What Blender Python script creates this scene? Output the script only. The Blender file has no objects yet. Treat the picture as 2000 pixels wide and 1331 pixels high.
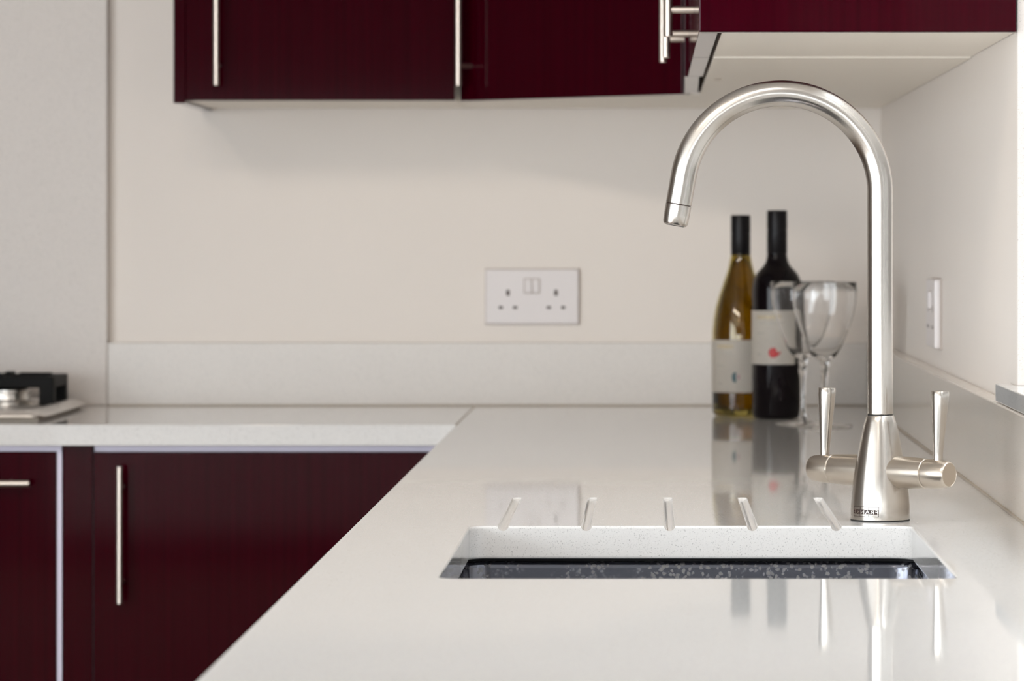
import bpy, bmesh, math, random
from math import pi, sin, cos, sqrt, radians
from mathutils import Vector, Matrix
random.seed(4)
scene = bpy.context.scene
C = scene.collection
W = 0.90                                   # height of the worktop above the floor

# ------------------------------------------------------------------ camera
cam_d = bpy.data.cameras.new('camera')
cam = bpy.data.objects.new('camera', cam_d); C.objects.link(cam)
cam.location = (0, 0, W + 0.264); cam.rotation_euler = (pi / 2, 0, 0)
cam_d.sensor_fit = 'HORIZONTAL'; cam_d.sensor_width = 36.0
cam_d.lens = 7690 / 2000 * 36.0
cam_d.shift_x = -(1265 - 1000) / 2000; cam_d.shift_y = -(665.5 - 463) / 2000
cam_d.clip_start = 0.05
cam_d.dof.use_dof = True; cam_d.dof.focus_distance = 3.66; cam_d.dof.aperture_fstop = 13.0
scene.camera = cam

# ------------------------------------------------------------------ daylight
world = bpy.data.worlds.new('overcast_sky'); scene.world = world
world.use_nodes = True
bg = world.node_tree.nodes['Background']
bg.inputs['Color'].default_value = (0.90, 0.955, 1.0, 1); bg.inputs['Strength'].default_value = 9.1
def portal(name, loc, rot, sx, sy):
    l = bpy.data.lights.new(name, 'AREA'); l.shape = 'RECTANGLE'; l.size = sx; l.size_y = sy
    l.cycles.is_portal = True
    o = bpy.data.objects.new(name, l); C.objects.link(o); o.location = loc; o.rotation_euler = rot
    return o
portal('window_portal', (0.66, 3.046, W + 0.69), (0, radians(90), 0), 1.12, 1.68)
portal('garden_door_portal', (-3.28, -0.15, 1.10), (0, radians(-90), 0), 2.1, 5.3)
portal('rear_window_portal', (-1.35, -3.16, 1.07), (radians(90), 0, 0), 3.3, 1.1)
try:
    scene.cycles.use_denoising = True
    scene.cycles.max_bounces = 14; scene.cycles.transmission_bounces = 12; scene.cycles.transparent_max_bounces = 12
    scene.cycles.diffuse_bounces = 5; scene.cycles.glossy_bounces = 6
    scene.cycles.sample_clamp_indirect = 6.0; scene.cycles.caustics_refractive = True
except Exception: pass
vs = scene.view_settings
vs.view_transform = 'Standard'; vs.look = 'None'; vs.gamma = 1.0; vs.use_curve_mapping = False
vs.exposure = 0.08

# ------------------------------------------------------------------ materials
def mat(name, col, rough=0.5, metal=0.0, spec=0.5, coat=0.0, coat_rough=0.05, trans=0.0, ior=1.5, emit=None, estr=0.0):
    m = bpy.data.materials.new(name); m.use_nodes = True
    b = m.node_tree.nodes['Principled BSDF']
    b.inputs['Base Color'].default_value = (*col, 1); b.inputs['Roughness'].default_value = rough
    b.inputs['Metallic'].default_value = metal; b.inputs['Specular IOR Level'].default_value = spec
    b.inputs['Coat Weight'].default_value = coat; b.inputs['Coat Roughness'].default_value = coat_rough
    b.inputs['Transmission Weight'].default_value = trans; b.inputs['IOR'].default_value = ior
    if emit: b.inputs['Emission Color'].default_value = (*emit, 1); b.inputs['Emission Strength'].default_value = estr
    return m
def nt(m): return m.node_tree, m.node_tree.nodes['Principled BSDF']
def node(t, kind, **kw):
    n = t.nodes.new(kind)
    for k, v in kw.items():
        if k in n.inputs: n.inputs[k].default_value = v
        else: setattr(n, k, v)
    return n
def ramp(t, fac, stops, interp='LINEAR'):
    r = t.nodes.new('ShaderNodeValToRGB'); r.color_ramp.interpolation = interp
    e = r.color_ramp.elements
    while len(e) < len(stops): e.new(0.5)
    for i, (p, c) in enumerate(stops): e[i].position = p; e[i].color = (*c, 1)
    t.links.new(fac, r.inputs[0]); return r
def objcoord(t, scale=(1, 1, 1)):
    tc = t.nodes.new('ShaderNodeTexCoord'); mp = t.nodes.new('ShaderNodeMapping'); mp.inputs['Scale'].default_value = scale
    t.links.new(tc.outputs['Object'], mp.inputs[0]); return mp.outputs[0]

def quartz(name, base, rough):
    m = mat(name, base, rough, spec=0.5)
    t, b = nt(m); co = objcoord(t)
    n1 = node(t, 'ShaderNodeTexNoise', Scale=850.0, Detail=2.0); t.links.new(co, n1.inputs['Vector'])
    d = tuple(c * 0.55 for c in base); l = tuple(min(1, c * 1.06) for c in base)
    r = ramp(t, n1.outputs['Fac'], [(0.28, d), (0.39, base), (0.62, base), (0.72, l)])
    n2 = node(t, 'ShaderNodeTexNoise', Scale=3.0, Detail=3.0); t.links.new(co, n2.inputs['Vector'])
    r2 = ramp(t, n2.outputs['Fac'], [(0.3, (0.965, 0.965, 0.965)), (0.7, (1, 1, 1))])
    mx = node(t, 'ShaderNodeMix', data_type='RGBA', blend_type='MULTIPLY'); mx.inputs[0].default_value = 1.0
    t.links.new(r.outputs[0], mx.inputs[6]); t.links.new(r2.outputs[0], mx.inputs[7]); t.links.new(mx.outputs[2], b.inputs['Base Color'])
    r3 = ramp(t, n2.outputs['Fac'], [(0.3, (rough * 0.97,) * 3), (0.7, (rough * 1.03,) * 3)]); t.links.new(r3.outputs[0], b.inputs['Roughness'])
    return m
def plaster(name, base, rough=0.45, spec=0.35):
    m = mat(name, base, rough, spec=spec); t, b = nt(m); co = objcoord(t)
    n = node(t, 'ShaderNodeTexNoise', Scale=1.6, Detail=4.0); t.links.new(co, n.inputs['Vector'])
    r = ramp(t, n.outputs['Fac'], [(0.3, tuple(c * 0.97 for c in base)), (0.7, base)]); t.links.new(r.outputs[0], b.inputs['Base Color'])
    n2 = node(t, 'ShaderNodeTexNoise', Scale=260.0, Detail=2.0); t.links.new(co, n2.inputs['Vector'])
    bp = node(t, 'ShaderNodeBump', Strength=0.05, Distance=0.001); t.links.new(n2.outputs['Fac'], bp.inputs['Height']); t.links.new(bp.outputs[0], b.inputs['Normal'])
    return m
def brushed(name, base, rough, scale=(900, 900, 8), amp=0.12):
    m = mat(name, base, rough, metal=1.0); t, b = nt(m); co = objcoord(t, scale)
    n = node(t, 'ShaderNodeTexNoise', Scale=1.0, Detail=3.0); t.links.new(co, n.inputs['Vector'])
    r = ramp(t, n.outputs['Fac'], [(0.3, (rough * (1 - amp * 2),) * 3), (0.7, (rough * (1 + amp * 2),) * 3)]); t.links.new(r.outputs[0], b.inputs['Roughness'])
    r2 = ramp(t, n.outputs['Fac'], [(0.3, tuple(c * (1 - amp) for c in base)), (0.7, base)]); t.links.new(r2.outputs[0], b.inputs['Base Color'])
    return m
def gloss_burgundy(name, base, streak):
    m = mat(name, base, 0.06, spec=0.13, coat=0.0); t, b = nt(m); co = objcoord(t, (140, 140, 2.0))
    n = node(t, 'ShaderNodeTexNoise', Scale=1.0, Detail=3.0); t.links.new(co, n.inputs['Vector'])
    r = ramp(t, n.outputs['Fac'], [(0.3, tuple(c * (1 - streak) for c in base)), (0.7, tuple(c * (1 + streak) for c in base))]); t.links.new(r.outputs[0], b.inputs['Base Color'])
    return m
def pane_glass(name):
    m = bpy.data.materials.new(name); m.use_nodes = True; t = m.node_tree
    for n in list(t.nodes): t.nodes.remove(n)
    out = t.nodes.new('ShaderNodeOutputMaterial'); mx = t.nodes.new('ShaderNodeMixShader')
    tr = t.nodes.new('ShaderNodeBsdfTransparent'); gl = t.nodes.new('ShaderNodeBsdfGlossy'); gl.inputs['Roughness'].default_value = 0.01
    mx.inputs[0].default_value = 0.05
    t.links.new(tr.outputs[0], mx.inputs[1]); t.links.new(gl.outputs[0], mx.inputs[2]); t.links.new(mx.outputs[0], out.inputs[0])
    return m
def spotted_steel(name):
    m = mat(name, (0.42, 0.43, 0.46), 0.20, metal=1.0); t, b = nt(m); co = objcoord(t)
    nd = node(t, 'ShaderNodeTexNoise', Scale=160.0, Detail=2.0); t.links.new(co, nd.inputs['Vector'])
    sc_ = node(t, 'ShaderNodeVectorMath', operation='SCALE'); sc_.inputs['Scale'].default_value = 0.006; t.links.new(nd.outputs['Color'], sc_.inputs[0])
    ad = node(t, 'ShaderNodeVectorMath', operation='ADD'); t.links.new(co, ad.inputs[0]); t.links.new(sc_.outputs[0], ad.inputs[1])
    v = node(t, 'ShaderNodeTexVoronoi', Scale=210.0); v.feature = 'F1'; t.links.new(ad.outputs[0], v.inputs['Vector'])
    n = node(t, 'ShaderNodeTexNoise', Scale=16.0, Detail=4.0); t.links.new(co, n.inputs['Vector'])
    rv = ramp(t, v.outputs['Distance'], [(0.22, (1, 1, 1)), (0.48, (0, 0, 0))]); rn = ramp(t, n.outputs['Fac'], [(0.42, (0, 0, 0)), (0.54, (1, 1, 1))])
    mu = node(t, 'ShaderNodeMath', operation='MULTIPLY'); t.links.new(rv.outputs[0], mu.inputs[0]); t.links.new(rn.outputs[0], mu.inputs[1])
    rc = ramp(t, mu.outputs[0], [(0.0, (0.14, 0.145, 0.17)), (1.0, (0.25, 0.245, 0.245))]); t.links.new(rc.outputs[0], b.inputs['Base Color'])
    rr = ramp(t, mu.outputs[0], [(0.0, (0.16,) * 3), (1.0, (0.55,) * 3)]); t.links.new(rr.outputs[0], b.inputs['Roughness'])
    return m

M = dict(
    quartz=quartz('white_quartz', (0.80, 0.79, 0.775), 0.04),
    honed=quartz('honed_quartz', (0.76, 0.725, 0.69), 0.33),
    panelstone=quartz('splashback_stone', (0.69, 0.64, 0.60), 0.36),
    sidestone=quartz('side_upstand_stone', (0.72, 0.655, 0.585), 0.12),
    reflector=mat('white_enamel', (0.85, 0.84, 0.82), 0.4),
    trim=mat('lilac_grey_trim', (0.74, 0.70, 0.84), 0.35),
    shade_tan=mat('socket_shade', (0.45, 0.39, 0.35), 0.6),  # tan standing in for shade round the socket plate and switches
    seal=mat('joint_seal', (0.42, 0.36, 0.29), 0.5),
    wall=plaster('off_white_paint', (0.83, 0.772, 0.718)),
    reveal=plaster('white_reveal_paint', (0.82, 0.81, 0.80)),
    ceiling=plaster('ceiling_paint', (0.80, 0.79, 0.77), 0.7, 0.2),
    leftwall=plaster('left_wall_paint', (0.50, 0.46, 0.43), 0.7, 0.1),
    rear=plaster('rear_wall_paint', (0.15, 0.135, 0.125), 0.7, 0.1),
    render=mat('outdoor_render', (0.24, 0.23, 0.22), 0.9, spec=0.1),
    paving=mat('outdoor_paving', (0.25, 0.24, 0.22), 0.9, spec=0.1),
    floor=mat('dark_floor_vinyl', (0.20, 0.145, 0.105), 0.75, spec=0.1),
    burgundy=gloss_burgundy('gloss_burgundy', (0.0305, 0.0001, 0.0034), 0.16),
    carcass=mat('white_melamine', (0.90, 0.845, 0.75), 0.4),
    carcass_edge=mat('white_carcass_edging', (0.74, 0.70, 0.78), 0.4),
    tap=brushed('brushed_tap_steel', (0.52, 0.482, 0.437), 0.24, (160, 160, 3), amp=0.015),
    tap_side=brushed('brushed_valve_steel', (0.56, 0.495, 0.42), 0.30, (40, 40, 120), amp=0.03),
    handle=brushed('brushed_handle_nickel', (0.66, 0.585, 0.52), 0.38, (60, 60, 60), amp=0.02),
    steel=spotted_steel('water_marked_steel'),
    hobsteel=brushed('hob_steel', (0.76, 0.73, 0.69), 0.28, (8, 900, 900)),
    iron=mat('black_cast_iron', (0.006, 0.006, 0.006), 0.6, spec=0.15),
    rubber=mat('black_rubber', (0.01, 0.01, 0.01), 0.6),
    print=mat('black_print', (0.03, 0.012, 0.008), 0.45),
    plastic=mat('white_plastic', (0.74, 0.695, 0.69), 0.28),
    slot=mat('dark_socket_slot', (0.05, 0.03, 0.02), 0.6),
    upvc=mat('white_window_frame', (0.85, 0.86, 0.87), 0.3),
    pane=pane_glass('window_glass'),
    clear=mat('clear_glass', (1.0, 1.0, 1.0), 0.0, trans=1.0, ior=1.45),
    olive=mat('olive_bottle_glass', (0.46, 0.37, 0.085), 0.0, trans=1.0, ior=1.5),
    wine=mat('white_wine', (0.84, 0.60, 0.10), 0.0, trans=1.0, ior=1.34),
    blackglass=mat('dark_bottle_glass', (0.003, 0.0015, 0.0025), 0.04, spec=0.22),
    cap=mat('black_screw_cap', (0.006, 0.005, 0.006), 0.35, spec=0.2),
    paper=mat('cream_label_paper', (0.80, 0.745, 0.665), 0.6),
    gold=mat('faded_gold_ink', (0.55, 0.45, 0.28), 0.5),
    greyink=mat('grey_ink', (0.55, 0.52, 0.46), 0.5),
    redink=mat('red_ink', (0.42, 0.008, 0.010), 0.5),
    tealink=mat('teal_ink', (0.02, 0.065, 0.075), 0.5),
    pinkink=mat('dusky_pink_ink', (0.42, 0.26, 0.27), 0.5),
    lamp=mat('lamp_lens', (1, 1, 1), 0.4, emit=(1.0, 0.80, 0.58), estr=8.0),
    chrome=mat('chrome', (0.8, 0.8, 0.8), 0.1, metal=1.0),
)

# ------------------------------------------------------------------ helpers
def wloc(o):
    v = Vector((0, 0, 0))
    while o is not None: v += Vector(o.location); o = o.parent
    return v
def finish(me, smooth):
    if smooth:
        me.polygons.foreach_set('use_smooth', [True] * len(me.polygons))
        try: me.set_sharp_from_angle(angle=radians(smooth))
        except Exception: pass
    me.update()
def obj(name, bm, m, parent=None, smooth=35, mats=None):
    """bm in world coordinates; the object sits at its parent's origin"""
    me = bpy.data.meshes.new(name)
    if isinstance(bm, bmesh.types.BMesh):
        if bm.faces.layers.int.get('flat'): smooth = 12          # eased plates keep truly flat faces
        bmesh.ops.recalc_face_normals(bm, faces=bm.faces[:]); bm.to_mesh(me); bm.free()
    else: me = bm
    me.materials.append(M[m] if isinstance(m, str) else m)
    o = bpy.data.objects.new(name, me); C.objects.link(o)
    if parent is not None:
        me.transform(Matrix.Translation(-wloc(parent))); o.parent = parent
    finish(me, smooth); return o
def solo(name, bm, m, label, cat, group=None, origin=None, smooth=35):
    o = obj(name, bm, m, None, smooth)
    me = o.data
    if origin is None:
        xs = [v.co for v in me.vertices]
        origin = Vector(((min(v.x for v in xs) + max(v.x for v in xs)) / 2, (min(v.y for v in xs) + max(v.y for v in xs)) / 2, min(v.z for v in xs)))
    me.transform(Matrix.Translation(-Vector(origin))); o.location = origin
    o['label'] = label; o['category'] = cat
    if group: o['group'] = group
    return o
def struct(name, bm, m, parent=None, smooth=35):
    o = obj(name, bm, m, parent, smooth)
    if parent is None: o['kind'] = 'structure'
    return o
def thing(name, label, cat, loc, group=None):
    o = bpy.data.objects.new(name, None); C.objects.link(o); o.location = loc; o.empty_display_size = 0.05
    o['label'] = label; o['category'] = cat
    if group: o['group'] = group
    return o
def B(): return bmesh.new()
def box(bm, x0, x1, y0, y1, z0, z1, bevel=0.0, seg=2):
    if bevel and not bm.faces.layers.int.get('flat'): bm.faces.layers.int.new('flat')
    vs_ = [bm.verts.new(p) for p in ((x0, y0, z0), (x1, y0, z0), (x1, y1, z0), (x0, y1, z0), (x0, y0, z1), (x1, y0, z1), (x1, y1, z1), (x0, y1, z1))]
    fs = [bm.faces.new([vs_[i] for i in q]) for q in ((3, 2, 1, 0), (4, 5, 6, 7), (0, 1, 5, 4), (1, 2, 6, 5), (2, 3, 7, 6), (3, 0, 4, 7))]
    if bevel:
        es = list({e for f in fs for e in f.edges})
        bmesh.ops.bevel(bm, geom=es, offset=bevel, segments=seg, profile=0.5, affect='EDGES')
    return bm
def bx(*a, **k): return box(B(), *a, **k)
def prism(pts, z0, z1, bevel=0.0):
    bm = B(); lo = [bm.verts.new((x, y, z0)) for x, y in pts]; hi = [bm.verts.new((x, y, z1)) for x, y in pts]
    bm.faces.new(lo[::-1]); bm.faces.new(hi); n = len(pts)
    for i in range(n): bm.faces.new((lo[i], lo[(i + 1) % n], hi[(i + 1) % n], hi[i]))
    if bevel:
        bm.faces.layers.int.new('flat'); bmesh.ops.bevel(bm, geom=bm.edges[:], offset=bevel, segments=2, profile=0.5, affect='EDGES')
    return bm
def lathe(bm, prof, n=48, mtx=None, close=False):
    """profile (r, z) revolved about Z"""
    mtx = mtx or Matrix.Identity(4); rings = []
    for r, z in prof:
        if r < 1e-6: rings.append([bm.verts.new(mtx @ Vector((0, 0, z)))])
        else: rings.append([bm.verts.new(mtx @ Vector((r * cos(2 * pi * k / n), r * sin(2 * pi * k / n), z))) for k in range(n)])
    seq = list(zip(rings, rings[1:])) + ([(rings[-1], rings[0])] if close else [])
    for a, b in seq:
        for k in range(n):
            k2 = (k + 1) % n
            if len(a) == 1 and len(b) == 1: break
            if len(a) == 1: bm.faces.new((a[0], b[k], b[k2]))
            elif len(b) == 1: bm.faces.new((a[k], b[0], a[k2]))
            else: bm.faces.new((a[k], a[k2], b[k2], b[k]))
    return bm
def at(x, y, z): return Matrix.Translation((x, y, z))
def along(p, d):
    """matrix taking local +Z to direction d, origin at p"""
    return Matrix.Translation(p) @ Vector(d).to_track_quat('Z', 'Y').to_matrix().to_4x4()
def rod(bm, p0, p1, r, n=20, ch=0.0008):
    p0, p1 = Vector(p0), Vector(p1); L = (p1 - p0).length
    return lathe(bm, [(0, 0), (r - ch, 0), (r, ch), (r, L - ch), (r - ch, L), (0, L)], n, along(p0, p1 - p0))
def rrect(x0, x1, y0, y1, r, n=6):
    pts = []
    for cx, cy, a0 in ((x1 - r, y1 - r, 0), (x0 + r, y1 - r, 90), (x0 + r, y0 + r, 180), (x1 - r, y0 + r, 270)):
        for k in range(n + 1):
            a = radians(a0 + 90 * k / n); pts.append((cx + r * cos(a), cy + r * sin(a)))
    return pts
def loft(bm, loops, cap0=False, cap1=False):
    rs = [[bm.verts.new(p) for p in lp] for lp in loops]; n = len(rs[0])
    for a, b in zip(rs, rs[1:]):
        for k in range(n): bm.faces.new((a[k], a[(k + 1) % n], b[(k + 1) % n], b[k]))
    if cap0: bm.faces.new(rs[0][::-1])
    if cap1: bm.faces.new(rs[-1])
    return rs
def slab(outer, holes, z0, z1, ease):
    """flat plate with holes and eased edges, as a mesh"""
    cu = bpy.data.curves.new('outline', 'CURVE'); cu.dimensions = '2D'; cu.fill_mode = 'BOTH'
    for pts in [outer] + holes:
        sp = cu.splines.new('POLY'); sp.points.add(len(pts) - 1)
        for p, (x, y) in zip(sp.points, pts): p.co = (x, y, 0, 1)
        sp.use_cyclic_u = True
    cu.extrude = (z1 - z0) / 2 - ease; cu.bevel_depth = ease; cu.bevel_resolution = 2; cu.offset = -ease
    t = bpy.data.objects.new('outline', cu); C.objects.link(t)
    dg = bpy.context.evaluated_depsgraph_get(); me = bpy.data.meshes.new_from_object(t.evaluated_get(dg))
    bpy.data.objects.remove(t); bpy.data.curves.remove(cu)
    bm = B(); bm.from_mesh(me); bpy.data.meshes.remove(me)
    bmesh.ops.remove_doubles(bm, verts=bm.verts[:], dist=1e-5)
    bmesh.ops.translate(bm, verts=bm.verts[:], vec=(0, 0, (z0 + z1) / 2)); bm.faces.layers.int.new('flat'); return bm
def cut(bm, cutter):
    """boolean difference of two bmeshes -> bmesh"""
    obs = []
    for b in (bm, cutter):
        me = bpy.data.meshes.new('tmp'); bmesh.ops.recalc_face_normals(b, faces=b.faces[:]); b.to_mesh(me); b.free()
        o = bpy.data.objects.new('tmp', me); C.objects.link(o); obs.append(o)
    md = obs[0].modifiers.new('cut', 'BOOLEAN'); md.operation = 'DIFFERENCE'; md.object = obs[1]; md.solver = 'EXACT'; md.use_self = False
    dg = bpy.context.evaluated_depsgraph_get(); me = bpy.data.meshes.new_from_object(obs[0].evaluated_get(dg))
    out = B(); out.from_mesh(me); bpy.data.meshes.remove(me)
    if not out.faces.layers.int.get('flat'): out.faces.layers.int.new('flat')
    for o in obs: d = o.data; bpy.data.objects.remove(o); bpy.data.meshes.remove(d)
    return out

# ------------------------------------------------------------------ the room
RX, BY = 0.365, 6.17                 # right wall and back wall planes
WY0, WY1, WZ0, WZ1 = 2.20, 3.892, W + 0.117, W + 1.26   # window opening
struct('floor', bx(-3.3, 0.55, -3.0, 6.37, -0.10, 0), 'floor')
struct('ceiling', bx(-3.3, 0.62, -3.0, 6.37, 2.40, 2.50), 'ceiling')
struct('wall_back', bx(-3.3, RX, BY, BY + 0.2, 0, 2.40), 'wall')
bm = B()
box(bm, RX, RX + 0.25, WY1, BY + 0.2, 0, 2.40)
box(bm, RX, RX + 0.25, WY0, WY1, 0, WZ0 - 0.0185); box(bm, RX, RX + 0.25, WY0, WY1, WZ1, 2.40)
struct('wall_right', bm, 'wall')
struct('wall_right_near', bx(RX, RX + 0.25, -3.0, WY0, 0, 2.40), 'rear')  # unseen stretch coloured dark so the cabinet end panel mirrors less light
DY0, DY1, DZ = -2.8, 2.5, 2.15       # garden door opening in the far left wall
bm = B(); box(bm, -3.3, -3.1, DY1, 6.17, 0, 2.40); box(bm, -3.3, -3.1, -3.0, DY0, 0, 2.40); box(bm, -3.3, -3.1, DY0, DY1, DZ, 2.40)
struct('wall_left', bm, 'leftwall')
FX0, FX1, FZ0, FZ1 = -3.0, 0.30, 0.52, 1.62   # long window behind the viewer
bm = B(); box(bm, -3.3, 0.62, -3.2, -3.0, 0, FZ0); box(bm, -3.3, 0.62, -3.2, -3.0, FZ1, 2.40)
box(bm, -3.3, FX0, -3.2, -3.0, FZ0, FZ1); box(bm, FX1, 0.62, -3.2, -3.0, FZ0, FZ1)
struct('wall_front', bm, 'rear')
fw = bx(FX0, FX1, -3.13, -3.07, FZ0, FZ0 + 0.05)
box(fw, FX0, FX1, -3.13, -3.07, FZ1 - 0.05, FZ1); box(fw, FX0, FX0 + 0.05, -3.13, -3.07, FZ0 + 0.05, FZ1 - 0.05); box(fw, FX1 - 0.05, FX1, -3.13, -3.07, FZ0 + 0.05, FZ1 - 0.05)
rw = struct('window_3', fw, 'upvc')
for k in range(3):
    x0 = FX0 + 0.05 + k * 1.0667; x1 = x0 + 1.0667
    struct('pane', bx(x0, x1, -3.103, -3.097, FZ0 + 0.05, FZ1 - 0.05), 'pane', rw)
    if k: struct('mullion', bx(x0 - 0.025, x0 + 0.025, -3.13, -3.07, FZ0 + 0.05, FZ1 - 0.05), 'upvc', rw)

# window over the sink: frame, mullion, panes, stone sill
def frame_ring(y0, y1, z0, z1, x0, x1, w):
    bm = B(); box(bm, x0, x1, y0, y0 + w, z0, z1); box(bm, x0, x1, y1 - w, y1, z0, z1)
    box(bm, x0, x1, y0 + w, y1 - w, z0, z0 + w); box(bm, x0, x1, y0 + w, y1 - w, z1 - w, z1); return bm
win = struct('window_1', frame_ring(WY0, WY1, WZ0, WZ1, RX + 0.17, RX + 0.23, 0.055), 'upvc')
win['label'] = 'white framed kitchen window above the sink with pale stone sill'
ym = (WY0 + WY1) / 2
struct('mullion', bx(RX + 0.17, RX + 0.23, ym - 0.035, ym + 0.035, WZ0 + 0.055, WZ1 - 0.055), 'upvc', win)
for a, b in ((WY0 + 0.055, ym - 0.035), (ym + 0.035, WY1 - 0.055)):
    struct('pane', bx(RX + 0.197, RX + 0.203, a, b, WZ0 + 0.055, WZ1 - 0.055), 'pane', win)
sl = struct('window_sill', slab([(0.349, WY0 - 0.055), (RX - 0.0003, WY0 - 0.055), (RX - 0.0003, WY0), (RX + 0.17, WY0), (RX + 0.17, WY1), (RX - 0.0003, WY1), (RX - 0.0003, 3.95), (0.349, 3.95)], [], WZ0 - 0.018, WZ0, 0.0012), 'quartz', win)
sl['label'] = 'pale polished stone window sill'
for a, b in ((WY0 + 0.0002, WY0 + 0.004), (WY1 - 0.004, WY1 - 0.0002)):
    struct('reveal_dimmer', bx(RX + 0.0003, RX + 0.1698, a, b, WZ0 + 0.0002, WZ1 - 0.0002), 'panelstone', win)  # added darker facing that tones down the overlit reveal
# garden door in the far left wall, outside the picture
gd = struct('window_2', frame_ring(DY0, DY1, 0.0, DZ, -3.24, -3.17, 0.06), 'upvc')
for k in range(4):
    y0 = DY0 + 0.03 + k * 1.31; y1 = y0 + 1.31
    struct('pane', bx(-3.208, -3.202, y0 + 0.03, y1 - 0.03, 0.06, DZ - 0.06), 'pane', gd)
    if k: struct('mullion', bx(-3.24, -3.17, y0 - 0.03, y0 + 0.03, 0.06, DZ - 0.06), 'upvc', gd)

# unseen wall added to block sky light, and the ground outside the sink window
struct('wall_skyblock', bx(1.95, 2.1, -14.0, 10.0, -0.1, 4.2), 'render')
struct('floor_outside', bx(0.62, 1.95, -14.0, 10.0, -0.2, -0.1), 'paving')

rd = thing('reflector', 'added unseen white ribbed radiator under the long window behind the viewer', 'reflector', (-1.25, -2.94, 0.11))  # unseen shape added so the base doors mirror a pale band
bm = bx(-2.10, -0.40, -2.97, -2.90, 0.11, 0.47, bevel=0.006)
obj('panel', bm, 'reflector', rd)
ribs = B()
for k in range(42): box(ribs, -2.08 + k * 0.04, -2.06 + k * 0.04, -2.90, -2.893, 0.13, 0.45)
obj('ribs', ribs, 'reflector', rd)
for x in (-2.0, -0.5): obj('wall_bracket', bx(x - 0.02, x + 0.02, -2.9995, -2.97, 0.2, 0.4), 'reflector', rd)

# recessed ceiling lamps: each a chrome ring with a glowing lens and its own light
def downlight(x, y, aim, label, power, size=100, col=(1.0, 0.88, 0.76)):
    t = thing('ceiling_downlight', label, 'lamp', (x, y, 2.40), 'ceiling downlights')
    obj('trim_ring', lathe(B(), [(0.048, 0), (0.062, 0), (0.062, -0.004), (0.058, -0.007), (0.048, -0.003)], 32, at(x, y, 2.3995), close=True), 'chrome', t)
    obj('lens', lathe(B(), [(0, -0.002), (0.047, -0.002), (0.047, 0), (0, 0)], 32, at(x, y, 2.3995)), 'lamp', t)
    l = bpy.data.lights.new('downlight_beam', 'SPOT'); l.energy = power; l.color = col; l.shadow_soft_size = 0.09
    l.spot_size = radians(size); l.spot_blend = 1.0
    o = bpy.data.objects.new('downlight_beam', l); C.objects.link(o); o.parent = t; o.location = (0, 0, -0.10)
    o.rotation_euler = (Vector(aim) - Vector((x, y, 2.30))).to_track_quat('-Z', 'Y').to_euler()
downlight(-1.45, 3.00, (-0.9, 6.1, 1.0), 'tilting ceiling downlight turned towards the hob', 21)
downlight(-0.85, 2.60, (-0.4, 6.1, 1.0), 'tilting ceiling downlight turned towards the corner cabinet', 20)
downlight(-0.45, 2.20, (0.1, 5.8, 1.0), 'tilting ceiling downlight turned towards the wine bottles', 26)
downlight(-0.60, 0.60, (-0.4, 2.6, 0.9), 'ceiling downlight nearest the viewer', 8)
downlight(-0.02, 2.55, (-0.02, 2.70, 0.9), 'added cool white fill lamp straight above the sink worktop', 18, 120, (0.93, 0.97, 1.0))  # extra lamp added to brighten the front of the worktop

# ------------------------------------------------------------------ worktops, upstands, splashback
SX0, SX1, SY0, SY1 = -0.162, 0.240, 3.040, 3.593          # sink cut-out
right = slab([(-0.269, 1.50), (RX - 0.001, 1.50), (RX - 0.001, BY - 0.001), (-0.269, BY - 0.001)], [rrect(SX0, SX1, SY0, SY1, 0.018, 10)[::-1]], W - 0.03, W, 0.0022)
grooves = B()
for gx in (-0.132, -0.056, 0.020, 0.0955, 0.172):
    r = 0.0052; L = 0.43; n = 9
    prof = [(0, 0)] + [(r * sin(pi / 2 * k / n), r - r * cos(pi / 2 * k / n)) for k in range(1, n + 1)] + [(r, L), (0, L)]
    lathe(grooves, prof, 24, along((gx, 3.985, W + 0.0022), (0, -1, -0.0042)))
right = cut(right, grooves)
wt = solo('sink_worktop', right, 'quartz', 'long white quartz worktop with sink cut-out and drainer grooves, nearest the viewer', 'worktop')
left = slab([(-2.05, BY - 0.635), (-0.2705, BY - 0.635), (-0.2705, BY - 0.001), (-2.05, BY - 0.001)], [], W - 0.03, W, 0.0016)
wl = solo('hob_worktop', left, 'quartz', 'white quartz worktop along the back wall carrying the gas hob', 'worktop')
obj('joint_seal', bx(-0.2712, -0.2683, BY - 0.633, BY - 0.022, W - 0.028, W - 0.0004), 'seal', wl)
ub = solo('back_upstand', bx(-0.8435, RX - 0.021, BY - 0.02, BY - 0.0005, W + 0.0008, W + 0.0985, bevel=0.0012), 'honed', 'low quartz upstand strip along the back wall under the double socket', 'upstand')
obj('sealant', bx(-0.8435, RX - 0.021, BY - 0.0215, BY - 0.0195, W + 0.0001, W + 0.0022), 'seal', ub)
ur = solo('side_upstand', bx(RX - 0.0195, RX - 0.0005, 1.50, BY - 0.0005, W + 0.0008, W + 0.0985, bevel=0.0012), 'sidestone', 'polished quartz upstand strip along the right wall beside the tap', 'upstand')
obj('sealant', bx(RX - 0.0212, RX - 0.019, 1.50, BY - 0.022, W + 0.0001, W + 0.0022), 'seal', ur)
solo('hob_splashback', bx(-2.05, -0.8441, BY - 0.0225, BY - 0.0005, W + 0.0005, W + 1.19, bevel=0.0012), 'panelstone', 'tall pale stone splashback panel behind the gas hob', 'splashback')

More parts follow.
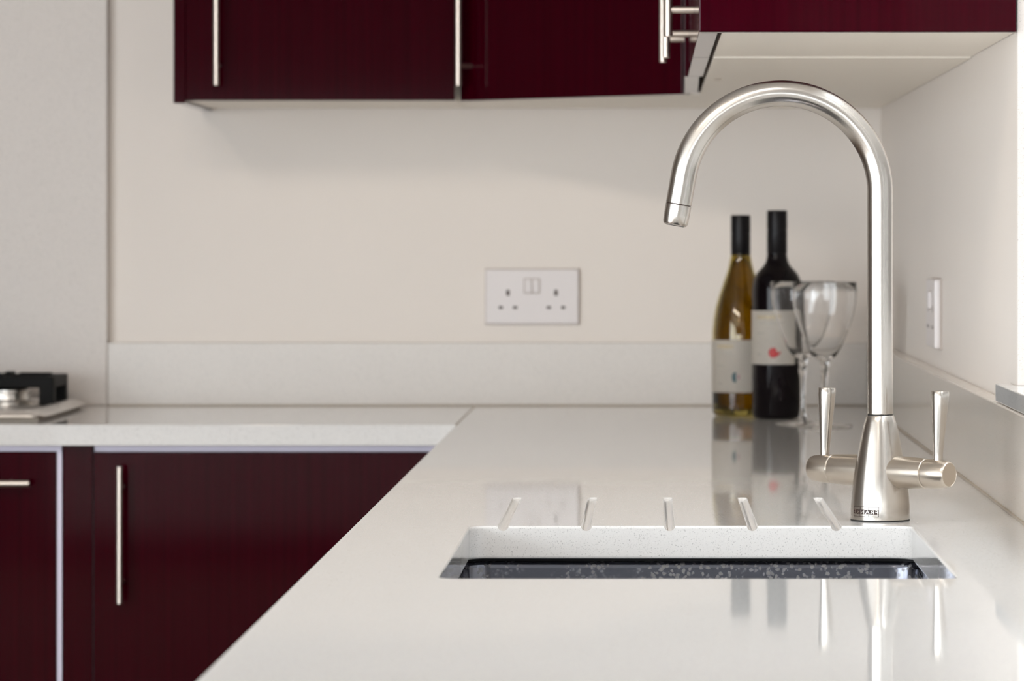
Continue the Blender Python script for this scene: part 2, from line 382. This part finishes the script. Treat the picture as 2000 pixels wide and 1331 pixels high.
# ------------------------------------------------------------------ undermounted sink bowl
t = thing('sink', 'stainless steel undermounted sink bowl with dried water marks', 'sink', (0.039, 3.3165, W - 0.22))
def rr3(off, z, r): return [(x, y, z) for x, y in rrect(SX0 - off, SX1 + off, SY0 - off, SY1 + off, r, 8)]
bm = B(); zt = W - 0.0335
lps = [rr3(0.028, zt - 0.001, 0.04), rr3(0.028, zt, 0.04), rr3(0.0115, zt, 0.03), rr3(0.0098, zt - 0.0008, 0.029), rr3(0.0088, zt - 0.0028, 0.028), rr3(0.008, zt - 0.006, 0.027)]
zb = W - 0.215
for k in range(7):
    a = pi / 2 * k / 6; rr_ = 0.025
    lps.append(rr3(0.006 - rr_ * (1 - cos(a)), zb + rr_ * (1 - sin(a)), 0.026))
loft(bm, lps, cap1=True)
obj('bowl', bm, 'steel', t, smooth=50)
bm = B()
loft(bm, [rr3(0.0135, W - 0.0302, 0.03), rr3(0.0135, zt + 0.0001, 0.03), rr3(0.027, zt + 0.0001, 0.04), rr3(0.027, W - 0.0302, 0.04), rr3(0.0135, W - 0.0302, 0.03)])
obj('sealant_gap', bm, 'rubber', t)
dr = obj('drain', lathe(B(), [(0, -0.004), (0.025, -0.004), (0.028, 0.0), (0.038, 0.0015), (0.042, 0.0006), (0.042, 0.0001)], 40, at(0.039, 3.3165, zb)), 'chrome', t)
obj('strainer', lathe(B(), [(0, 0.006), (0.004, 0.006), (0.005, 0.002), (0.019, 0.0005), (0.02, -0.0035)], 32, at(0.039, 3.3165, zb)), 'chrome', dr)

# ------------------------------------------------------------------ mixer tap
TX, TY = 0.2165, 3.667
tap = thing('kitchen_tap', 'brushed steel swan-neck mixer tap with two levers beside the sink', 'tap', (TX, TY, W))
T0 = at(TX, TY, W)
bodyprof = [(0.0275, 0.0012), (0.0277, 0.006), (0.0274, 0.014), (0.0266, 0.025), (0.0252, 0.037), (0.0236, 0.0475), (0.0210, 0.0615), (0.0190, 0.0725), (0.0169, 0.083), (0.0148, 0.0915), (0.0131, 0.0972), (0.0126, 0.0978)]
def body_r(z):
    for (r0, z0), (r1, z1) in zip(bodyprof, bodyprof[1:]):
        if z0 <= z <= z1: return r0 + (r1 - r0) * (z - z0) / (z1 - z0)
    return bodyprof[0][0]
tb = obj('tap_body', lathe(B(), [(0, 0.0012)] + bodyprof + [(0, 0.0978)], 64, T0), 'tap', tap)
obj('base_gasket', lathe(B(), [(0, 0.0001), (0.0276, 0.0001), (0.0276, 0.0013), (0, 0.0013)], 48, T0), 'rubber', tap)
obj('swivel_ring', lathe(B(), [(0, 0.0975), (0.0117, 0.0975), (0.0117, 0.0989), (0, 0.0989)], 48, T0), 'rubber', tap)
# swan-neck spout swept in the frontal plane
R, RT, ZC = 0.0921, 0.0121, 0.3058
path = [(0, 0.0986), (0, 0.0992)] + [(0, 0.11 + k * (ZC - 0.11) / 6) for k in range(6)]
A1 = 170
for k in range(41):
    a = radians(A1 * k / 40); path.append((-R + R * cos(a), ZC + R * sin(a)))
ex, ez = path[-1]; dxx, dzz = -sin(radians(A1)), cos(radians(A1))
path += [(ex + dxx * 0.014, ez + dzz * 0.014), (ex + dxx * 0.0274, ez + dzz * 0.0274)]
def sweep(bm, pts, rads, mtx, n=40):
    lps = []
    for i, (x, z) in enumerate(pts):
        p, q = pts[max(i - 1, 0)], pts[min(i + 1, len(pts) - 1)]
        tx, tz = q[0] - p[0], q[1] - p[1]; l = sqrt(tx * tx + tz * tz); nx, nz = tz / l, -tx / l
        lps.append([mtx @ Vector((x + nx * rads[i] * cos(2 * pi * k / n), rads[i] * sin(2 * pi * k / n), z + nz * rads[i] * cos(2 * pi * k / n))) for k in range(n)])
    loft(bm, lps, True, True); return bm
obj('spout', sweep(B(), path, [RT - 0.0006] + [RT] * (len(path) - 1), T0), 'tap', tap)
jx, jz = path[-1]
pp = [(jx + dxx * s, jz + dzz * s) for s in (0.0, 0.0008)]
sp = tap.children[-1]
obj('joint_ring', sweep(B(), pp, [RT - 0.0006] * 2, T0), 'print', tap)
st = [(0.0008, RT - 0.0004), (0.0012, RT), (0.010, RT - 0.0001), (0.0175, RT - 0.0004), (0.0195, RT - 0.0012), (0.0203, RT - 0.0026)]
ae = obj('aerator', sweep(B(), [(jx + dxx * s, jz + dzz * s) for s, _ in st], [r for _, r in st], T0), 'tap', tap)
obj('outlet', sweep(B(), [(jx + dxx * s, jz + dzz * s) for s in (0.0202, 0.0208)], [0.0086, 0.0084], T0), 'rubber', ae)
# valves and levers on a cross axis turned towards the viewer on the right
ax = Vector((0.753, -0.658, 0)).normalized()
for s in (1, -1):
    d = ax * s; o0 = Vector((TX, TY, W + 0.0455))
    mx = along(o0, d)
    obj('valve', lathe(B(), [(0, 0.008), (0.0150, 0.008), (0.0150, 0.024), (0.0147, 0.036), (0.0142, 0.048), (0.0138, 0.0538), (0.0132, 0.0545), (0, 0.0545)], 48, mx), 'tap_side', tap)
    hub = obj('lever_hub', lathe(B(), [(0, 0.0545), (0.0128, 0.0545), (0.0136, 0.0555), (0.0137, 0.062), (0.0132, 0.070), (0.0122, 0.0775), (0.0116, 0.0795), (0.0108, 0.0803), (0.0106, 0.0800), (0, 0.0800)], 48, mx), 'tap_side', tap)
    p = o0 + d * 0.0665
    lv = [(0, 0), (0.0046, 0), (0.0043, 0.012), (0.0046, 0.020), (0.0058, 0.036), (0.0073, 0.056), (0.0083, 0.0705), (0.0084, 0.0755), (0.0079, 0.0763), (0, 0.0766)]
    obj('lever', lathe(B(), lv, 32, along(p, (0.033, 0.0, 1))), 'tap', hub)
# maker's mark: a ruled plate with mirror-written letters, wrapped round the tap's foot
fa = math.atan2(-0.753, -0.54)            # direction the mark faces
def wrap(u, z, lift): r = body_r(z) + lift; a = fa + u / 0.0272; return T0 @ Vector((r * cos(a), r * sin(a), z))
def patch(bm, u0, u1, z0, z1, lift, n=10):
    lo = [bm.verts.new(wrap(u0 + (u1 - u0) * k / n, z0, lift)) for k in range(n + 1)]; hi = [bm.verts.new(wrap(u0 + (u1 - u0) * k / n, z1, lift)) for k in range(n + 1)]
    for k in range(n): bm.faces.new((lo[k], lo[k + 1], hi[k + 1], hi[k]))
mk = B(); U = 0.0140; Z0, Z1 = 0.0046, 0.0140; lw = 0.00022
patch(mk, -U, U, Z0, Z0 + lw * 2, 0.00012); patch(mk, -U, U, Z1 - lw * 2, Z1, 0.00012)
for u in (-U, -U / 3, U / 3, U): patch(mk, u - lw, u + lw, Z0, Z1, 0.00012, 2)
patch(mk, -U, U, 0.0070, 0.0112, 0.00012)
mark = obj('maker_mark', mk, 'print', tap); mark['label'] = 'small black ruled maker mark with mirror-written letters'
cu = bpy.data.curves.new('letters', 'FONT'); cu.body = 'FRANKE'; cu.size = 0.0052; cu.align_x = 'CENTER'; cu.resolution_u = 3; cu.space_character = 1.18
to = bpy.data.objects.new('letters', cu); C.objects.link(to)
dg = bpy.context.evaluated_depsgraph_get(); me = bpy.data.meshes.new_from_object(to.evaluated_get(dg))
bpy.data.objects.remove(to); bpy.data.curves.remove(cu)
xs = [v.co.x for v in me.vertices]; x0_, x1_ = min(xs), max(xs); ys = [v.co.y for v in me.vertices]; y0_, y1_ = min(ys), max(ys)
bm = B(); bm.from_mesh(me); bpy.data.meshes.remove(me)
for v in bm.verts:
    u = (v.co.x - (x0_ + x1_) / 2) / (x1_ - x0_) * 2 * U * 0.96; z = 0.0073 + (v.co.y - y0_) / (y1_ - y0_) * 0.0036
    v.co = wrap(-u, z, 0.00022)
obj('letters', bm, 'tap', mark, smooth=0)

# ------------------------------------------------------------------ wine bottles
def label_patch(cx, cy, r, a0, a1, z0, z1, lift, n=24):
    bm = B(); rr_ = r + lift
    lo, hi = [], []
    for k in range(n + 1):
        a = a0 + (a1 - a0) * k / n
        lo.append(bm.verts.new((cx + rr_ * sin(a), cy - rr_ * cos(a), z0))); hi.append(bm.verts.new((cx + rr_ * sin(a), cy - rr_ * cos(a), z1)))
    for k in range(n): bm.faces.new((lo[k], lo[k + 1], hi[k + 1], hi[k]))
    r_ = bmesh.ops.solidify(bm, geom=bm.faces[:], thickness=0.0002); return bm
def ink(cx, cy, r, pts, lift):
    """flat printed outline (metres across the label, height) wrapped onto the bottle"""
    bm = B(); mu = sum(p[0] for p in pts) / len(pts); mz = sum(p[1] for p in pts) / len(pts); n = len(pts)
    P = lambda u, z: bm.verts.new((cx + (r + lift) * sin(u / r), cy - (r + lift) * cos(u / r), z))
    rings = [[P(mu + (u - mu) * k, mz + (z - mz) * k) for u, z in pts] for k in (1.0, 0.66, 0.33)]; c = P(mu, mz)
    for a, b in zip(rings, rings[1:]):
        for k in range(n): bm.faces.new((a[k], a[(k + 1) % n], b[(k + 1) % n], b[k]))
    for k in range(n): bm.faces.new((rings[-1][k], rings[-1][(k + 1) % n], c))
    return bm
def comma(u0, z0, s, flip=1):
    pts = []
    for k in range(18):
        a = radians(62 + 258 * k / 17); pts.append((u0 + flip * s * cos(a), z0 + s * sin(a)))
    pts += [(u0 + flip * s * 1.25, z0 - s * 0.30), (u0 + flip * s * 1.60, z0 + s * 0.22), (u0 + flip * s * 1.15, z0 + s * 0.02), (u0 + flip * s * 0.80, z0 + s * 0.15), (u0 + flip * s * 0.60, z0 + s * 0.45)]
    return pts
def crescent(u0, z0, s):
    pts = [(u0 - s * cos(radians(a)), z0 + s * 1.25 * sin(radians(a))) for a in range(-80, 81, 16)]
    pts += [(u0 + s * 0.10 * cos(radians(a)), z0 + s * 1.25 * sin(radians(a))) for a in range(80, -81, -16)]
    return pts
def print_lines(parent, cx, cy, r, rows):
    """rows of small illegible type strokes"""
    for u0, u1, z, h, m in rows:
        bm = B(); u = u0
        while u < u1:
            w = random.uniform(0.0008, 0.002); e = min(u + w, u1)
            vs_ = [bm.verts.new((cx + (r + 0.0006) * sin(uu / r), cy - (r + 0.0006) * cos(uu / r), zz)) for uu, zz in ((u, z), (e, z), (e, z + h * random.uniform(0.7, 1)), (u, z + h))]
            bm.faces.new(vs_); u = e + random.uniform(0.0005, 0.0009)
        obj('printed_line', bm, m, parent, smooth=0)

wx, wy, wr = 0.1372, 5.812, 0.0423
wb = thing('wine_bottle', 'white wine bottle of olive-yellow glass with cream label', 'bottle', (wx, wy, W), 'wine bottles')
sh = [(0.0423, 0.012), (0.0423, 0.110), (0.0420, 0.125), (0.0404, 0.142), (0.0372, 0.160), (0.0330, 0.175), (0.0285, 0.188), (0.0238, 0.202), (0.0195, 0.214), (0.0165, 0.226), (0.0148, 0.236), (0.0139, 0.246), (0.0136, 0.285), (0.0136, 0.2935)]
wl_ = 0.0028
inn = [(r - wl_, z) for r, z in sh]
prof = [(0, 0.014), (0.012, 0.012), (0.024, 0.005), (0.033, 0.0006), (0.038, 0.0006), (0.0412, 0.004)] + sh + [(inn[-1][0], 0.2935)] + inn[::-1][1:] + [(0.036, 0.0095), (0.026, 0.0095), (0.013, 0.016), (0, 0.018)]
obj('glass_bottle', lathe(B(), prof, 56, at(wx, wy, W)), 'olive', wb, smooth=60)
e = 0.0002
wn = [(0, 0.0182), (0.013, 0.0162), (0.026, 0.0097), (0.0358, 0.0097)] + [(r - e, z) for r, z in inn if z < 0.235] + [(0, 0.2355)]
obj('wine', lathe(B(), wn, 56, at(wx, wy, W)), 'wine', wb, smooth=60)
capp = [(0.0142, 0.2365), (0.0145, 0.2370), (0.0145, 0.268), (0.0141, 0.2685), (0.0141, 0.2695), (0.0146, 0.270), (0.0146, 0.2945), (0.0140, 0.2962), (0, 0.2965)]
obj('screw_cap', lathe(B(), capp, 48, at(wx, wy, W)), 'cap', wb)
lb = obj('label', label_patch(wx, wy, wr, radians(-88), radians(64), W + 0.0355, W + 0.1125, 0.0003), 'paper', wb)
print_lines(lb, wx, wy, wr, [(-0.040, -0.012, W + 0.1005, 0.0055, 'gold'), (-0.036, -0.014, W + 0.0925, 0.003, 'greyink'), (-0.040, -0.026, W + 0.0735, 0.0022, 'greyink'), (-0.040, -0.030, W + 0.048, 0.002, 'greyink')])
obj('emblem', ink(wx, wy, wr, crescent(-0.0078, W + 0.058, 0.0064), 0.0006), 'tealink', lb, smooth=0)
obj('emblem', ink(wx, wy, wr, [(2 * -0.0052 - u, z) for u, z in crescent(-0.0052, W + 0.0585, 0.0034)], 0.0006), 'pinkink', lb, smooth=0)

rx, ry, rr0 = 0.1880, 5.722, 0.0366
rb = thing('wine_bottle', 'red wine bottle of near-black glass with red emblem on label', 'bottle', (rx, ry, W), 'wine bottles')
prof = [(0, 0.012), (0.016, 0.010), (0.028, 0.001), (0.032, 0.0005), (0.0350, 0.003), (0.0366, 0.008), (0.0366, 0.186), (0.0360, 0.194), (0.0338, 0.203), (0.0300, 0.2105), (0.0250, 0.2165), (0.0200, 0.2215), (0.0165, 0.2275), (0.0148, 0.235), (0.0143, 0.245), (0.0140, 0.285), (0, 0.285)]
obj('glass_bottle', lathe(B(), prof, 56, at(rx, ry, W)), 'blackglass', rb, smooth=60)
capp = [(0.0144, 0.2405), (0.0147, 0.241), (0.0147, 0.2735), (0.0143, 0.274), (0.0143, 0.275), (0.0148, 0.2755), (0.0148, 0.3005), (0.0142, 0.3025), (0, 0.303)]
obj('screw_cap', lathe(B(), capp, 48, at(rx, ry, W)), 'cap', rb)
lb = obj('label', label_patch(rx, ry, rr0, radians(-90), radians(43), W + 0.0795, W + 0.1575, 0.0003), 'paper', rb)
print_lines(lb, rx, ry, rr0, [(-0.034, 0.002, W + 0.1455, 0.005, 'gold'), (-0.030, 0.006, W + 0.1375, 0.0028, 'greyink'), (-0.034, -0.020, W + 0.1235, 0.002, 'greyink'), (-0.034, -0.026, W + 0.093, 0.002, 'greyink')])
obj('emblem', ink(rx, ry, rr0, comma(-0.0065, W + 0.0965, 0.0072), 0.0006), 'redink', lb, smooth=0)

# ------------------------------------------------------------------ wine glasses
def wine_glass(x, y, label):
    g = thing('wine_glass', label, 'glass', (x, y, W), 'wine glasses'); T = at(x, y, W)
    outer = [(0.0058, 0.0905), (0.0105, 0.0935), (0.0162, 0.0985), (0.0226, 0.108), (0.0306, 0.1265), (0.0368, 0.143), (0.0415, 0.158), (0.0441, 0.172), (0.0450, 0.186), (0.0447, 0.2005)]
    inner = [(r - 0.0009, z) for r, z in outer[2:]]; inner[0] = (0.0145, 0.1008)
    obj('bowl', lathe(B(), [(0, 0.0905)] + outer + [(0.0443, 0.2010), (0.0438, 0.2005)] + inner[::-1][1:] + [(0.008, 0.0965), (0, 0.0955)], 56, T), 'clear', g, smooth=60)
    obj('stem', lathe(B(), [(0, 0.0078), (0.0075, 0.0078), (0.0050, 0.014), (0.0040, 0.026), (0.0038, 0.050), (0.0046, 0.066), (0.0066, 0.076), (0.0052, 0.0815), (0.0072, 0.087), (0.0062, 0.0903), (0, 0.0904)], 9, T), 'clear', g, smooth=12)
    obj('foot', lathe(B(), [(0, 0.0004), (0.0375, 0.0004), (0.0390, 0.0012), (0.0380, 0.0022), (0.025, 0.0040), (0.012, 0.0062), (0.0075, 0.0077), (0, 0.0077)], 56, T), 'clear', g, smooth=60)
wine_glass(0.2193, 5.568, 'empty stemmed wine glass standing just in front of the red wine bottle')
wine_glass(0.2455, 5.468, 'empty stemmed wine glass nearer the tap, partly behind its left lever')

# ------------------------------------------------------------------ double sockets
def socket(origin, ux, nx, label):
    """ux: direction along the wall, nx: out of the wall"""
    t = thing('double_socket', label, 'socket', origin, 'wall sockets')
    ux, nx, uz = Vector(ux), Vector(nx), Vector((0, 0, 1)); mx = Matrix((ux, nx, uz)).transposed().to_4x4(); mx.translation = Vector(origin)
    def pl(name, m, x0, x1, y0, y1, z0, z1, bev=0.0, parent=None):
        b = bx(x0, x1, y0, y1, z0, z1, bevel=bev); bmesh.ops.transform(b, matrix=mx, verts=b.verts[:])
        return obj(name, b, m, parent or t)
    plate = pl('faceplate', 'plastic', -0.073, 0.073, 0.0004, 0.0095, -0.043, 0.043, 0.0022)
    pl('shade_outline', 'shade_tan', -0.0738, 0.0738, 0.0001, 0.0030, -0.0438, 0.0438)  # shade along the faceplate edge, painted as a thin tan rim
    pl('socket_shade', 'shade_tan', -0.0128, 0.0128, 0.0090, 0.0097, 0.0045, 0.0285, 0, plate)  # shading of the switch recess, put in as a tan plate
    for s in (-1, 1):
        pl('switch', 'plastic', s * 0.0060 - 0.0052, s * 0.0060 + 0.0052, 0.009, 0.0125, 0.0062, 0.0272, 0.0007)
        cx = s * 0.0376
        pl('earth_slot', 'slot', cx - 0.0026, cx + 0.0026, 0.0090, 0.0097, 0.0015, 0.0105, 0, plate)
        for q in (-1, 1): pl('pin_slot', 'slot', cx + q * 0.0112 - 0.0032, cx + q * 0.0112 + 0.0032, 0.0090, 0.0097, -0.0192, -0.0148, 0, plate)
    return t
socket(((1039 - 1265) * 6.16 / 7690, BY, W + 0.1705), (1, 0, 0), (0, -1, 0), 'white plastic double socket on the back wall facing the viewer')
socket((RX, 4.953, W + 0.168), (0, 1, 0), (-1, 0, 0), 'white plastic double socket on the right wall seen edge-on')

# ------------------------------------------------------------------ handles and cabinets
def bar_handle(parent, p0, p1, out, stand=0.0275, r=0.0048, inset=0.030):
    """p0-p1: points on the door face under the bar's ends; out: unit vector away from the door"""
    p0, p1, out = Vector(p0), Vector(p1), Vector(out); d = (p1 - p0).normalized()
    h = obj('handle', rod(B(), p0 + out * stand, p1 + out * stand, r), 'handle', parent)
    for p in (p0 + d * inset, p1 - d * inset):
        obj('handle_post', rod(B(), p + out * (-0.0005), p + out * (stand - r * 0.6), r * 0.8, 16, 0.0003), 'handle', h)
    return h
HL = 0.195
zb0, zt0 = W + 0.4665, W + 1.19       # wall cabinets
# left wall cabinet
lc = thing('wall_cabinet', 'gloss burgundy wall cabinet with one door, leftmost of the wall cabinets', 'cabinet', (-0.49, BY - 0.001, zb0))
obj('carcass', bx(-0.682, -0.283, 5.832, BY - 0.001, zb0 - 0.001, zt0), 'carcass', lc)
obj('end_panel', bx(-0.700, -0.6825, 5.812, BY - 0.001, W + 0.4615, zt0, bevel=0.0008), 'burgundy', lc)
dr_ = obj('door', bx(-0.6815, -0.2845, 5.810, 5.829, zb0 - 0.001, zt0, bevel=0.0012), 'burgundy', lc)
bar_handle(dr_, (-0.6335, 5.810, W + 0.4865), (-0.6335, 5.810, W + 0.4865 + HL), (0, -1, 0))
# diagonal corner cabinet
A, Bp = Vector((-0.2795, 5.838, 0)), Vector((0.0505, 5.558, 0)); u = (Bp - A).normalized(); n = Vector((-u.y, u.x, 0))
cc = thing('corner_cabinet', 'gloss dark burgundy wall cabinet with angled door across the corner', 'cabinet', (0.1, BY - 0.001, zb0))
a2, b2 = A + n * 0.0225, Bp + n * 0.0225
obj('carcass', prism([(-0.2815, BY - 0.001), (-0.2815, a2.y), (a2.x, a2.y), (b2.x, b2.y), (0.0745, b2.y), (RX - 0.001, b2.y), (RX - 0.001, BY - 0.001)][::-1], zb0 - 0.001, zt0), 'carcass', cc)
a1, b1, c1, d1 = A + u * 0.002, Bp - u * 0.002, Bp - u * 0.002 + n * 0.019, A + u * 0.002 + n * 0.019
dr_ = obj('door', prism([(a1.x, a1.y), (b1.x, b1.y), (c1.x, c1.y), (d1.x, d1.y)], zb0 - 0.001, zt0, bevel=0.0012), 'burgundy', cc)
hp = A + u * 0.024
bar_handle(dr_, (hp.x, hp.y, W + 0.4865), (hp.x, hp.y, W + 0.4865 + HL), -n)
# single cabinet at the near end on the right wall
rc = thing('wall_cabinet', 'gloss burgundy wall cabinet with broad end panel, nearest above the tap', 'cabinet', (0.22, 4.16, zb0))
obj('end_panel', bx(0.0505, RX - 0.0015, 3.880, 3.898, zb0 - 0.0005, zt0, bevel=0.0016), 'burgundy', rc)
obj('carcass', bx(0.0738, RX - 0.001, 3.8985, 4.4285, zb0 + 0.0005, zt0), 'carcass', rc)
dr_ = obj('door', bx(0.0505, 0.0695, 3.9, 4.4275, zb0 - 0.0005, zt0, bevel=0.0010), 'burgundy', rc)
bar_handle(dr_, (0.0505, 4.376, W + 0.4865), (0.0505, 4.376, W + 0.4865 + HL), (-1, 0, 0))
# double cabinet beyond it
rc = thing('wall_cabinet', 'gloss burgundy wall cabinet with two doors between near cabinet and corner cabinet', 'cabinet', (0.22, 5.0, zb0))
obj('carcass', bx(0.0738, RX - 0.001, 4.4295, 5.570, zb0 - 0.001, zt0), 'carcass', rc)
dr_ = obj('door', bx(0.0505, 0.0695, 4.4315, 4.954, zb0 - 0.0005, zt0, bevel=0.0010), 'burgundy', rc)
bar_handle(dr_, (0.0505, 4.892, W + 0.4865), (0.0505, 4.892, W + 0.4865 + HL), (-1, 0, 0))
dr_ = obj('door', prism([(0.0462, 4.957), (0.0652, 4.957), (0.0700, 5.482), (0.0510, 5.482)], zb0 - 0.0005, zt0, bevel=0.0010), 'burgundy', rc)
dr_['label'] = 'door standing slightly ajar'
bar_handle(dr_, (0.0470, 5.020, W + 0.4865), (0.0470, 5.020, W + 0.4865 + HL), (-1, 0, 0))
obj('fixing_cap', lathe(B(), [(0, -0.0012), (0.0045, -0.0012), (0.005, -0.0002), (0.005, 0.0005), (0, 0.0005)], 20, at(0.0895, 5.02, zb0 - 0.001)), 'seal', rc)
obj('filler_strip', bx(0.0510, 0.0730, 5.484, 5.5545, zb0 - 0.0005, zt0, bevel=0.0008), 'burgundy', rc)

# base units along the back wall
FY = 5.556; zd = W - 0.0392; ck = W - 0.0305
def carcass_front(t, x0, x1):
    """white box with visible edging round its front"""
    obj('carcass', bx(x0, x1, FY + 0.0225, BY - 0.001, 0.15, ck), 'carcass_edge', t)
    obj('edge_trim', bx(x0 + 0.0015, x1 - 0.001, FY + 0.0035, FY + 0.0222, zd + 0.0003, ck), 'trim', t)
hd = thing('drawer_unit', 'gloss dark burgundy drawer unit with bar handle under the gas hob', 'cabinet', (-1.125, BY - 0.3, 0.15))
carcass_front(hd, -1.426, -0.8265)
obj('edge_trim', bx(-0.8342, -0.8272, FY + 0.0035, FY + 0.0222, 0.152, zd), 'trim', hd)
for z0, z1 in ((0.508, zd), (0.152, 0.505)):
    f = obj('drawer_front', bx(-1.420, -0.8345, FY, FY + 0.019, z0, z1, bevel=0.0012), 'burgundy', hd)
    bar_handle(f, (-1.386, FY, z1 - 0.0435), (-0.868, FY, z1 - 0.0435), (0, -1, 0))
solo('filler_panel', bx(-0.8255, -0.7835, FY + 0.002, BY - 0.002, 0.15, ck + 0.0, bevel=0.0008), 'burgundy', 'narrow gloss burgundy filler panel between drawer unit and base cupboard', 'panel')
bc = thing('base_cabinet', 'gloss burgundy base cupboard with upright bar handle in the inner corner', 'cabinet', (-0.53, BY - 0.3, 0.15))
carcass_front(bc, -0.7825, -0.2775)
dr_ = obj('door', bx(-0.7815, -0.2785, FY, FY + 0.019, 0.152, W - 0.0405, bevel=0.0012), 'burgundy', bc)
bar_handle(dr_, (-0.7415, FY, W - 0.252), (-0.7415, FY, W - 0.0585), (0, -1, 0))
# base units under the sink run, their doors facing the room on the left
def side_base(y0, y1, label, low=None):
    t = thing('base_cabinet', label, 'cabinet', (0.05, (y0 + y1) / 2, 0.15))
    obj('carcass', bx(-0.2285, RX - 0.001, y0 + 0.0005, y1 - 0.0005, 0.15, low or ck), 'carcass_edge', t)
    d = obj('door', bx(-0.251, -0.232, y0 + 0.0015, y1 - 0.0015, 0.152, zd, bevel=0.0012), 'burgundy', t)
    bar_handle(d, (-0.251, y1 - 0.04, W - 0.252), (-0.251, y1 - 0.04, W - 0.0585), (-1, 0, 0))
side_base(1.52, 2.12, 'burgundy base cupboard hidden under the near end of the sink worktop')
side_base(2.12, 2.96, 'burgundy base cupboard hidden under the worktop before the sink')
side_base(2.96, 3.68, 'burgundy base cupboard hidden below the sink bowl', W - 0.24)
side_base(3.68, 4.55, 'burgundy base cupboard hidden under the drainer grooves')
side_base(4.55, 5.53, 'burgundy base cupboard hidden under the worktop near the corner')
solo('plinth', bx(-2.0, -0.20, FY + 0.05, FY + 0.066, 0.001, 0.149), 'burgundy', 'burgundy plinth board under the back base units', 'plinth')
solo('plinth', bx(-0.20, -0.184, 1.53, FY + 0.045, 0.001, 0.149), 'burgundy', 'burgundy plinth board under the sink run', 'plinth')

# ------------------------------------------------------------------ gas hob
HX0, HX1, HY0, HY1 = -1.44, -0.866, 5.655, 6.105
hob = thing('gas_hob', 'steel gas hob with black cast-iron pan supports on back worktop', 'hob', (-1.15, 5.88, W))
obj('under_tray', bx(HX0 + 0.012, HX1 - 0.012, HY0 + 0.012, HY1 - 0.012, W + 0.0002, W + 0.0052), 'seal', hob)
bm = B()
def hp3(off, z, r): return [(x, y, W + z) for x, y in rrect(HX0 + off, HX1 - off, HY0 + off, HY1 - off, r, 6)]
loft(bm, [hp3(0.004, 0.0040, 0.018), hp3(0.0, 0.0052, 0.02), hp3(0.0005, 0.0068, 0.02), hp3(0.020, 0.0140, 0.012), hp3(0.026, 0.0142, 0.01), hp3(0.034, 0.0105, 0.01)], True, True)
obj('hob_plate', bm, 'hobsteel', hob, smooth=16)
for bxx, byy, rb_ in ((-0.975, 5.992, 0.038), (-1.165, 5.992, 0.03), (-1.165, 5.775, 0.038), (-1.345, 5.885, 0.05)):
    T = at(bxx, byy, W + 0.0105)
    bu = obj('burner', lathe(B(), [(0, 0), (rb_ * 1.25, 0), (rb_ * 1.25, 0.003), (rb_ * 0.95, 0.006), (rb_ * 0.92, 0.016), (rb_, 0.018), (rb_, 0.021), (0, 0.021)], 36, T), 'hobsteel', hob)
    obj('burner_cap', lathe(B(), [(0, 0.0212), (rb_ * 0.82, 0.0212), (rb_ * 0.84, 0.0235), (rb_ * 0.78, 0.026), (0, 0.027)], 36, T), 'iron', bu)
def pan_support(x0, x1, y0, y1):
    g = B(); za, zz, zf = W + 0.0365, W + 0.0535, W + 0.0108; bw = 0.014
    for y in (y0, y1 - bw): box(g, x0, x1, y, y + bw, za, zz, 0.0015, 1)
    for x in (x0, x1 - bw): box(g, x, x + bw, y0 + bw, y1 - bw, za, zz, 0.0015, 1)
    cx, cy = (x0 + x1) / 2, (y0 + y1) / 2
    for a, b in ((x0 + bw, cx - 0.022), (cx + 0.022, x1 - bw)): box(g, a, b, cy - 0.005, cy + 0.005, za + 0.003, zz + 0.004)
    for a, b in ((y0 + bw, cy - 0.022), (cy + 0.022, y1 - bw)): box(g, cx - 0.005, cx + 0.005, a, b, za + 0.003, zz + 0.004)
    ps = obj('pan_support', g, 'iron', hob)
    for x in (x0, x1 - 0.022):
        for y in (y0, y1 - 0.022): obj('support_foot', bx(x, x + 0.022, y, y + 0.022, zf, za + 0.002, bevel=0.001), 'iron', ps)
pan_support(-1.062, -0.894, 5.925, 6.070); pan_support(-1.25, -1.075, 5.925, 6.070); pan_support(-1.25, -1.075, 5.70, 5.85); pan_support(-1.43 + 0.01, -1.262, 5.80, 5.97)
for k in range(4):
    kb = obj('control_knob', lathe(B(), [(0, 0), (0.019, 0), (0.018, 0.016), (0.0165, 0.019), (0, 0.0195)], 28, at(-1.015 - 0.0, 5.72 + k * 0.048, W + 0.0106)), 'iron', hob)
